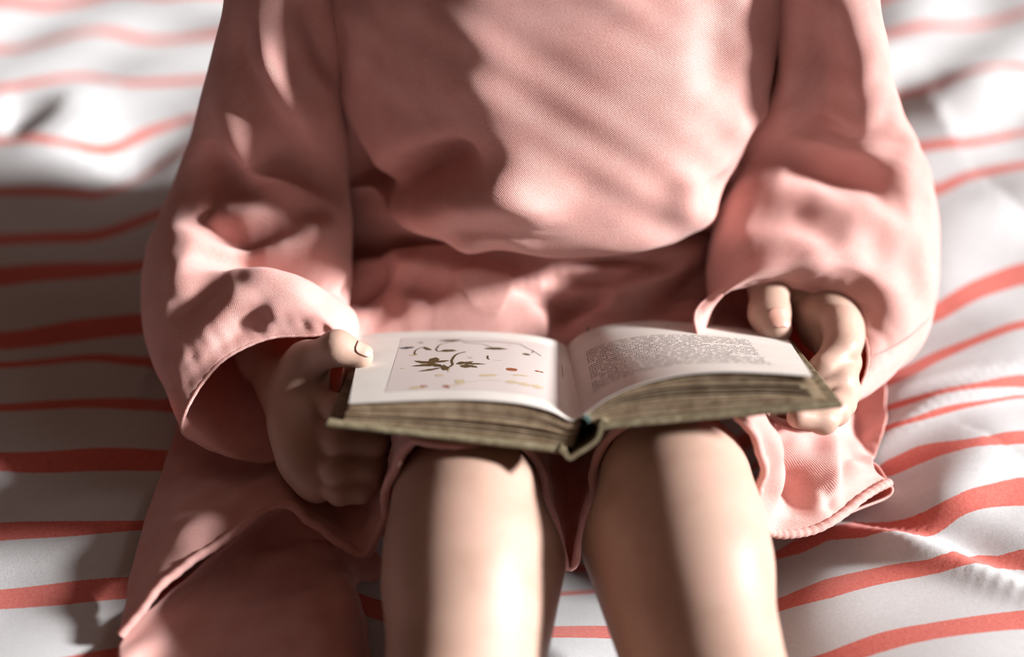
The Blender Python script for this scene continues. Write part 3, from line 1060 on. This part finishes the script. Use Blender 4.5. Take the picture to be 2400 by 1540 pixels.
hb = bed_height(A[..., 0].reshape(-1), A[..., 1].reshape(-1)).reshape(A.shape[:2])
A[..., 2] = np.maximum(A[..., 2], hb+0.0035)
A = below_book(off_body(A))
skirt = mesh_object('dress_skirt', A.reshape(-1, 3), grid_faces(*A.shape[:2]), LINEN, dress, uv=cloth_uv(A))
solid(skirt, 0.0013, 0)
hem_roll('skirt_hem', A[-1], 0.0029, skirt, flatten=0.8)

# --- the skirt's back panel, lying on the duvet in front of the left leg, and the hem's turned tail at the right
BK = [
    [(283, 1490, .677), (640, 1190, .722), (760, 1240, .726), (860, 1305, .722)],
    [(276, 1520, .670), (560, 1290, .725), (740, 1270, .735), (880, 1290, .735)],
    [(280, 1570, .660), (560, 1370, .710), (760, 1345, .720), (900, 1340, .735)],
    [(300, 1640, .660), (560, 1480, .680), (790, 1400, .692), (860, 1420, .725)],
    [(330, 1720, .650), (590, 1580, .655), (812, 1500, .668), (870, 1520, .712)],
    [(380, 1800, .645), (640, 1680, .645), (830, 1620, .655), (880, 1640, .69)],
]
Bk = np.array([[W(*p) for p in row] for row in BK])
Bk = cr(np.transpose(cr(np.transpose(Bk, (1, 0, 2)), 110), (1, 0, 2)), 110)
Bk, N = folds(Bk, False, [
    ([(560, 1330), (680, 1320), (790, 1370), (812, 1460)], 0.010, 0.006),
    ([(700, 1250), (760, 1290), (840, 1310)], 0.008, 0.005),
    ([(830, 1350), (870, 1400), (880, 1480)], 0.008, -0.008),
    ([(400, 1450), (520, 1440), (640, 1450)], 0.016, 0.004),
], 'camera')
Bk = Bk + N*(0.0010*waves(Bk, 0.03, 61))[..., None]
hb = bed_height(Bk[..., 0].reshape(-1), Bk[..., 1].reshape(-1)).reshape(Bk.shape[:2])
Bk[..., 2] = np.maximum(Bk[..., 2], hb+0.002)
bp = mesh_object('skirt_back', Bk.reshape(-1, 3), grid_faces(*Bk.shape[:2]), LINEN, dress, uv=cloth_uv(Bk))
solid(bp, 0.0013, 0)

TL = [
    [(2083, 1132, .748), (2045, 1085, .762), (1990, 1105, .765)],
    [(2092, 1150, .748), (2070, 1135, .762), (2000, 1150, .766)],
    [(2075, 1168, .747), (2060, 1165, .758), (1990, 1180, .762)],
    [(2020, 1190, .742), (2010, 1185, .755), (1960, 1200, .757)],
    [(1960, 1215, .736), (1960, 1205, .748), (1940, 1215, .752)],
]
Tl = np.array([[W(*p) for p in row] for row in TL])
Tl = cr(np.transpose(cr(np.transpose(Tl, (1, 0, 2)), 30), (1, 0, 2)), 40)
hb = bed_height(Tl[..., 0].reshape(-1), Tl[..., 1].reshape(-1)).reshape(Tl.shape[:2])
Tl[..., 2] = np.maximum(Tl[..., 2], hb+0.002)
tl = mesh_object('hem_fold', Tl.reshape(-1, 3), grid_faces(*Tl.shape[:2]), LINEN, dress, uv=cloth_uv(Tl))
solid(tl, 0.0013, 0)
# ------------------------------------------------------------------ the book, leaf by leaf
def line_n(P, n=60):
    return np.stack([np.linspace(P[0][k], P[1][k], n) for k in range(2)], 1)


book = empty('open_book', O)
tag(book, 'small old open hardback with a plant picture and text page, resting on the bare knees', 'book')


def under_book(o, p=None):
    o.parent = p or book
    if p is None:
        o.matrix_parent_inverse = book.matrix_basis.inverted()
    return o


def slab(name, top_n, top_f, bot_n, bot_f, y0, y1, mat, parent=None, edge_mat_=None, rows=10, sag=0.0):
    """A closed sheet between two cross-section curves."""
    n = len(top_n)
    v = np.linspace(0, 1, rows)[:, None, None]
    T = top_n[None]*(1-v)+top_f[None]*v
    Bm = bot_n[None]*(1-v)+bot_f[None]*v
    Y = (y0+(y1-y0)*v[..., 0])*np.ones((1, n))
    Gt = bk(T[..., 0], Y, T[..., 1])
    Gb = bk(Bm[..., 0], Y, Bm[..., 1])
    nv = rows*n
    V = np.concatenate([Gt.reshape(-1, 3), Gb.reshape(-1, 3)])
    f = grid_faces(rows, n)
    ring = np.concatenate([np.arange(n), np.arange(1, rows)*n+n-1, (rows-1)*n+np.arange(n-2, -1, -1), np.arange(rows-2, 0, -1)*n])
    side = np.stack([ring, np.roll(ring, -1), np.roll(ring, -1)+nv, ring+nv], 1)
    return V, [f, f[:, ::-1]+nv, side]


def add_slab(name, args, mat, smooth=False):
    V, fs = slab(name, *args, mat)
    o = mesh_object(name, V, fs, mat, smooth=smooth, sharp=50 if smooth else None)
    return under_book(o)


def cover_board(P, name):
    n = 12
    # a board with softened rims: three stacked cross-sections
    d = unit(P[1]-P[0])
    nrm = np.array([-d[1], d[0]])
    if nrm[1] < 0:
        nrm = -nrm
    th = 0.0030
    L = line_n(P, n)
    rows = []
    prof_s = [(0.0, 0.0007), (0.0004, 0.0002), (0.0012, 0.0), (th-0.0012, 0.0), (th-0.0004, 0.0002), (th, 0.0007)]
    rect = []
    y0, y1 = -0.003, LEN+0.003
    for t, ins in prof_s:
        a, b = P[0]+d*ins, P[1]-d*ins
        m = 10
        xs = np.linspace(0, 1, m)
        loop = [(a+(b-a)*s, y0+ins) for s in xs] + [(b, y0+ins+(y1-y0-2*ins)*s) for s in xs[1:]] + \
               [(b+(a-b)*s, y1-ins) for s in xs[1:]] + [(a, y1-ins-(y1-y0-2*ins)*s) for s in xs[1:-1]]
        rect.append([bk(q[0]-nrm[0]*t, y, q[1]-nrm[1]*t) for q, y in loop])
    G = np.array(rect)
    r, c = G.shape[:2]
    V = np.concatenate([G.reshape(-1, 3), [G[0].mean(0), G[-1].mean(0)]])
    k = np.arange(c)
    f1 = np.stack([k, np.roll(k, -1), np.full(c, r*c)], 1)
    f2 = np.stack([(r-1)*c+np.roll(k, -1), (r-1)*c+k, np.full(c, r*c+1)], 1)
    o = mesh_object(name, V, [grid_faces(r, c, True), f1, f2], COVER, sharp=50)
    return under_book(o)


cover_board(LEFT_COVER, 'cover')
cover_board(RIGHT_COVER, 'cover')

# spine: a bent strip of the same cloth, standing clear of the pages
sp = arc(np.array([on_plane(x, y, -.003) for x, y in [(1312, 1050), (1322, 1060), (1336, 1074), (1352, 1064), (1375, 1050), (1398, 1032), (1408, 1010), (1412, 990), (1424, 994)]]), 40)
T = unit(np.gradient(sp, axis=0))
nr = np.stack([-T[:, 1], T[:, 0]], 1)
add_slab('spine', (sp+nr*0.0011, sp+nr*0.0011, sp-nr*0.0011, sp-nr*0.0011, -0.0035, LEN+0.0035), COVER, True)


def leaves(name, top_n, top_f, bot_n, bot_f, count, seed, ragged=0.0012):
    """The cut leaves of one half of the book: every leaf a thin sheet, the lot joined."""
    r = np.random.default_rng(seed)
    Vs, Fs, base = [], [], 0
    ts = np.sort(np.clip(np.linspace(0.01, 0.985, count)+r.normal(0, 0.25/count, count), 0, 1))
    for i, t in enumerate(ts):
        a_n, a_f = bot_n+(top_n-bot_n)*t, bot_f+(top_f-bot_f)*t
        cut = r.uniform(0, ragged)
        L = np.abs(a_n[-1, 0]-a_n[0, 0])
        k = np.linspace(0, 1-cut/L, 40)
        s = np.linspace(0, 1, len(a_n))
        ip = lambda P: np.stack([np.interp(k, s, P[:, q]) for q in range(2)], 1)
        a_n, a_f = ip(a_n), ip(a_f)
        gap = np.linalg.norm((top_n-bot_n)[len(top_n)//2])/count
        h = np.array([0, -gap*r.uniform(.70, .95)])
        V, fs = slab('', a_n, a_f, a_n+h, a_f+h, r.uniform(0.0003, ragged), LEN-r.uniform(0.0003, ragged), None, rows=3)
        Vs.append(V)
        Fs.append([f+base for f in fs])
        base += len(V)
    o = mesh_object(name, np.concatenate(Vs), [np.concatenate([f[i] for f in Fs]) for i in range(3)], EDGE, smooth=False)
    tag(o, kind='stuff')
    return under_book(o)


dz = np.array([0, 0.0009])


def shift(P, x0, x1, dzz=0.0):
    Q2 = P.copy()
    Q2[:, 0] += np.linspace(x0, x1, len(P))
    Q2[:, 1] += dzz
    return Q2


# left half: cover lining up to the picture page
sgn = -1
lb = arc(np.array([on_plane(x, y, 0) for x, y in [(1345, 1046), (1200, 1034), (1000, 1011), (800, 988)]]), 60)
lb2 = lb.copy()
leaves('text_block', L_TOP_N-dz, L_TOP_F-dz, lb, lb2, 26, 3)
# right half: a lower block on the cover, then a fan of loose leaves that carries the text page
rb = arc(np.array([on_plane(x, y, 0) for x, y in [(1395, 994), (1600, 975), (1800, 957), (1955, 943)]]), 60)
rb_t = prof([(1372, 976), (1395, 968), (1430, 955), (1500, 941), (1600, 931), (1700, 927), (1800, 925), (1935, 934)], 0.0)
ra_b = prof([(1366, 975), (1392, 963), (1430, 946), (1500, 922), (1600, 908), (1700, 906), (1800, 904), (1920, 905)], 0.0)
rb_f = shift(rb_t, 0, 0.0)
ra_bf = R_TOP_F.copy()
ra_bf[:, 1] -= np.linspace(0.0, 0.006, 60)
rb_f[:, 1] = np.minimum(rb_t[:, 1], ra_bf[:, 1]-0.002)
leaves('text_block', rb_t, rb_f, rb, rb, 10, 4)
leaves('text_block', R_TOP_N-dz, R_TOP_F-dz, ra_b, ra_bf, 9, 6, 0.004)
# single loose leaves under the fan
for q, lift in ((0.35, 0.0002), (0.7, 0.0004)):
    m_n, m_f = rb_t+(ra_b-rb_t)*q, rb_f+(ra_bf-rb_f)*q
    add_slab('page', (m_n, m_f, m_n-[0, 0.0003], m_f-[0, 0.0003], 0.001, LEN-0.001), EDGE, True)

th_ = np.array([0, 0.0005])
page_l = add_slab('page', (L_TOP_N, L_TOP_F, L_TOP_N-th_, L_TOP_F-th_, 0.0, LEN), PAPER, True)
page_r = add_slab('page', (R_TOP_N, R_TOP_F, R_TOP_N-th_, R_TOP_F-th_, 0.0, LEN), PAPER, True)
page_l['label'] = 'left page with a printed picture of pressed plants'
page_r['label'] = 'right page with lines of small black text'

# the headband seen in the hollow of the spine
hbp = np.array([on_plane(x, y, 0.0) for x, y in [(1372, 972), (1381, 976), (1386, 985), (1378, 992)]])
hb_ = arc(hbp, 14)
add_slab('headband', (hb_, hb_, hb_+[-0.0016, -0.0012], hb_+[-0.0016, -0.0012], -0.001, LEN+0.001), TEAL, True)
# lining at the back of the text block
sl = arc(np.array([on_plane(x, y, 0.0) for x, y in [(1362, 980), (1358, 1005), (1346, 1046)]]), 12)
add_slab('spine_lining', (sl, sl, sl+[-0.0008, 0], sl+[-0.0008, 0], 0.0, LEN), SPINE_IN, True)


class Sheet:
    """A page's surface: s runs gutter to edge, v near to far."""
    def __init__(self, n, f):
        self.n, self.f = n, f

    def at(self, X, Y):
        X, Y = np.broadcast_arrays(np.asarray(X, float), np.asarray(Y, float))
        Z = np.empty(X.size)
        for i, (x, y) in enumerate(zip(X.ravel(), Y.ravel())):
            C = self.n*(1-y/LEN)+self.f*(y/LEN)
            if C[-1, 0] < C[0, 0]:
                C = C[::-1]
            Z[i] = np.interp(x, C[:, 0], C[:, 1])
        Z = Z.reshape(X.shape)
        return bk(X, Y, Z+0.00016)

    def pick(self, px, py):
        r = FWD + (px-1200)/F*RIGHT + (770-py)/F*UP
        z = 0.02
        for _ in range(25):
            t = ((O+EN*z-CAM) @ EN)/(r @ EN)
            p = CAM+t*r
            q = self.at(p[0]-O[0], np.clip((p-O) @ EL, 0, LEN))
            z += (((q-O) @ EN)-z)*0.5
        return np.array([p[0]-O[0], np.clip((p-O) @ EL, 0, LEN)])


SL, SR = Sheet(L_TOP_N, L_TOP_F), Sheet(R_TOP_N, R_TOP_F)

# the picture plate
c = np.array([(-0.0915, 0.0150), (-0.0080, 0.0150), (-0.0080, 0.1195), (-0.0915, 0.1195)])
s, t = np.meshgrid(np.linspace(0, 1, 50), np.linspace(0, 1, 24))
XY = ((1-s)*(1-t))[..., None]*c[0] + (s*(1-t))[..., None]*c[1] + (s*t)[..., None]*c[2] + ((1-s)*t)[..., None]*c[3]
G = SL.at(XY[..., 0], XY[..., 1])
G = G-EN*0.00008
plate = mesh_object('printed_picture', G.reshape(-1, 3), grid_faces(24, 50), PLATE, page_l)


class Print:
    """Flat ink shapes on a page."""
    def __init__(self, sheet):
        self.s, self.V, self.F = sheet, [], []

    def strip(self, pts, widths):
        p = np.array(pts, float)
        T = unit(np.gradient(p, axis=0))
        nn = np.stack([-T[:, 1], T[:, 0]], 1)
        w = np.asarray(widths)[:, None]/2
        a, b = p+nn*w, p-nn*w
        b0 = len(self.V)
        for q in np.stack([a, b], 1).reshape(-1, 2):
            self.V.append(self.s.at(q[0], q[1]))
        for i in range(len(p)-1):
            self.F.append((b0+2*i, b0+2*i+1, b0+2*i+3, b0+2*i+2))

    def leaf(self, a, b, w, lobes=0):
        n = 14
        k = np.linspace(0, 1, n)
        bend = np.sin(k*math.pi)*0.06*np.linalg.norm(b-a)
        d = unit(b-a)
        pts = a+(b-a)*k[:, None]+np.stack([-d[1]*bend, d[0]*bend], 1)
        wd = w*np.sin(np.clip(k*1.02+0.02, 0, 1)*math.pi)**0.8
        if lobes:
            wd = wd*(0.72+0.38*np.abs(np.sin(k*math.pi*lobes)))
        self.strip(pts, np.maximum(wd, 0.00015))

    def quad(self, x0, y0, x1, y1):
        b0 = len(self.V)
        for x, y in ((x0, y0), (x1, y0), (x1, y1), (x0, y1)):
            self.V.append(self.s.at(x, y))
        self.F.append((b0, b0+1, b0+2, b0+3))

    def build(self, name, mat, parent):
        return tag(mesh_object(name, np.array(self.V), np.array(self.F), mat, parent, smooth=False), kind='stuff')


def zp(X, Y):
    return SL.pick(740+X*.29167, 720+Y*.29167)


inks = {m: Print(SL) for m in ('leaf', 'dark', 'rust', 'pale')}
for m, a, b, w, lo in [
        ('dark', (795, 320), (666, 330), .0042, 3), ('dark', (868, 284), (820, 284), .0018, 0), ('leaf', (1172, 264), (982, 268), .0040, 4),
        ('leaf', (1000, 352), (1138, 350), .0052, 2), ('leaf', (1355, 334), (1546, 337), .0050, 4), ('leaf', (1725, 380), (1655, 374), .0038, 0),
        ('leaf', (930, 346), (872, 318), .0030, 2), ('pale', (830, 382), (748, 384), .0030, 0), ('leaf', (800, 372), (790, 388), .0020, 0),
        ('leaf', (960, 450), (792, 430), .0042, 3), ('leaf', (960, 452), (765, 474), .0040, 3), ('leaf', (955, 448), (968, 402), .0060, 2),
        ('leaf', (970, 444), (1078, 428), .0036, 3), ('leaf', (960, 455), (880, 474), .0040, 2), ('leaf', (965, 458), (990, 476), .0040, 2),
        ('leaf', (1005, 485), (816, 516), .0032, 3), ('leaf', (1070, 482), (1004, 486), .0120, 2), ('leaf', (1020, 470), (940, 470), .0040, 2),
        ('leaf', (1190, 455), (1128, 450), .0036, 2), ('leaf', (1190, 455), (1172, 436), .0046, 2), ('leaf', (1195, 455), (1270, 436), .0034, 3),
        ('leaf', (1200, 458), (1368, 458), .0030, 4), ('leaf', (1195, 460), (1205, 488), .0060, 2), ('leaf', (1210, 466), (1300, 486), .0036, 2),
        ('rust', (1543, 507), (1622, 497), .0060, 0), ('rust', (1765, 514), (1802, 516), .0026, 2), ('rust', (1800, 514), (1828, 528), .0020, 0),
        ('pale', (1310, 553), (1472, 545), .0050, 2), ('pale', (750, 655), (905, 636), .0055, 2), ('rust', (830, 638), (905, 636), .0040, 2),
        ('rust', (1030, 642), (1080, 634), .0055, 2), ('pale', (1118, 600), (1205, 600), .0090, 2), ('pale', (1200, 602), (1060, 636), .0020, 0),
        ('pale', (1525, 600), (1640, 608), .0060, 3), ('pale', (1620, 612), (1740, 632), .0060, 3), ('pale', (1730, 630), (1835, 655), .0070, 3),
        ('pale', (1570, 545), (1720, 556), .0026, 2), ('pale', (960, 545), (1030, 552), .0040, 2), ('pale', (680, 492), (720, 492), .0016, 0)]:
    inks[m].leaf(zp(*a), zp(*b), w, lo)
for m, pts, w in [
        ('leaf', [(975, 322), (1000, 302), (1040, 288), (1170, 266)], .00065), ('leaf', [(985, 318), (968, 338), (980, 352), (1005, 356)], .0008),
        ('leaf', [(793, 384), (800, 352), (830, 332), (880, 318)], .00075), ('leaf', [(1165, 268), (1250, 275), (1400, 276), (1560, 288), (1640, 296)], .00065),
        ('leaf', [(1640, 296), (1700, 330), (1745, 350), (1735, 368)], .0006), ('leaf', [(1745, 350), (1780, 372), (1810, 392)], .0007),
        ('leaf', [(1180, 278), (1230, 290), (1340, 298), (1400, 318), (1440, 332)], .00055), ('leaf', [(1072, 482), (1100, 460), (1094, 428), (1130, 380), (1205, 358)], .0012),
        ('leaf', [(960, 452), (985, 462), (1010, 480)], .0009), ('pale', [(1075, 490), (1065, 510), (1068, 522)], .0006), ('leaf', [(1383, 388), (1382, 410), (1396, 420)], .0009),
        ('pale', [(1200, 603), (1350, 588), (1500, 590)], .0004), ('pale', [(1218, 400), (1262, 400)], .0008), ('leaf', [(1225, 408), (1260, 408)], .0004),
        ('pale', [(1425, 424), (1495, 428)], .0005), ('pale', [(1975, 460), (1985, 520), (1988, 560)], .0005), ('pale', [(1540, 308), (1580, 312)], .0006)]:
    p = cr(np.array([zp(*q) for q in pts]), 18) if len(pts) > 2 else np.linspace(zp(*pts[0]), zp(*pts[1]), 4)
    inks[m].strip(p, np.full(len(p), w))
for m, mt in (('leaf', INK_LEAF), ('dark', INK_DARK), ('rust', INK_RUST), ('pale', INK_PALE)):
    inks[m].build('printed_leaves', mt, page_l)

# the text: rows of letter-sized marks, too small to read in the photograph
txt = Print(SR)
rt = np.random.default_rng(9)
x_l, y_far = SR.pick(1373, 826)
x_r = SR.pick(1752, 792)[0]
y_near = SR.pick(1400, 912)[1]
rowsN = 21
pitch = (y_far-y_near)/(rowsN-1)
for k in range(rowsN):
    y = y_far-k*pitch
    x = x_l + (0.004 if k in (7, 15) else 0)
    end = x_r - (rt.uniform(0.01, 0.04) if k in (6, 14, 23) else rt.uniform(0, 0.0012))
    while x < end:
        for _ in range(rt.integers(2, 9)):
            w = rt.uniform(0.0007, 0.0013)
            if x+w > end:
                break
            up, dn = (0.0006 if rt.random() < .25 else 0), (0.0006 if rt.random() < .15 else 0)
            style = rt.integers(0, 3)
            h0, h1 = y-0.0006-up*.7, y+0.0006+dn*.7
            if style == 0:
                txt.quad(x, h0, x+w*.35, h1)
                txt.quad(x+w*.6, h0, x+w*.9, h1-up*.5)
            elif style == 1:
                txt.quad(x, h0, x+w*.38, h1)
                txt.quad(x+w*.38, y-.0002, x+w*.85, y+.0003)
            else:
                txt.quad(x, y-0.0006, x+w*.85, y-0.0002)
                txt.quad(x+w*.3, h0, x+w*.62, h1)
            x += w+0.00025
        x += rt.uniform(0.0011, 0.0017)
p = SR.pick(1563, 765)
txt.quad(p[0]-.001, p[1]-.0006, p[0]+.0012, p[1]+.0006)
txt.build('printed_text', INK, page_r)

# tip of the spine's head cap, standing up at the far end
hc = [(1372, 790, .790), (1386, 786, .789), (1378, 764, .792)]
a, b_, c_ = WW(hc)
V = np.array([a, b_, c_, a+FWD*.001, b_+FWD*.001, c_+FWD*.001])
cap = mesh_object('head_cap', V, [np.array([[0, 1, 2], [5, 4, 3]]), np.array([[0, 3, 4, 1], [1, 4, 5, 2], [2, 5, 3, 0]])], COVER, smooth=False)
under_book(cap)
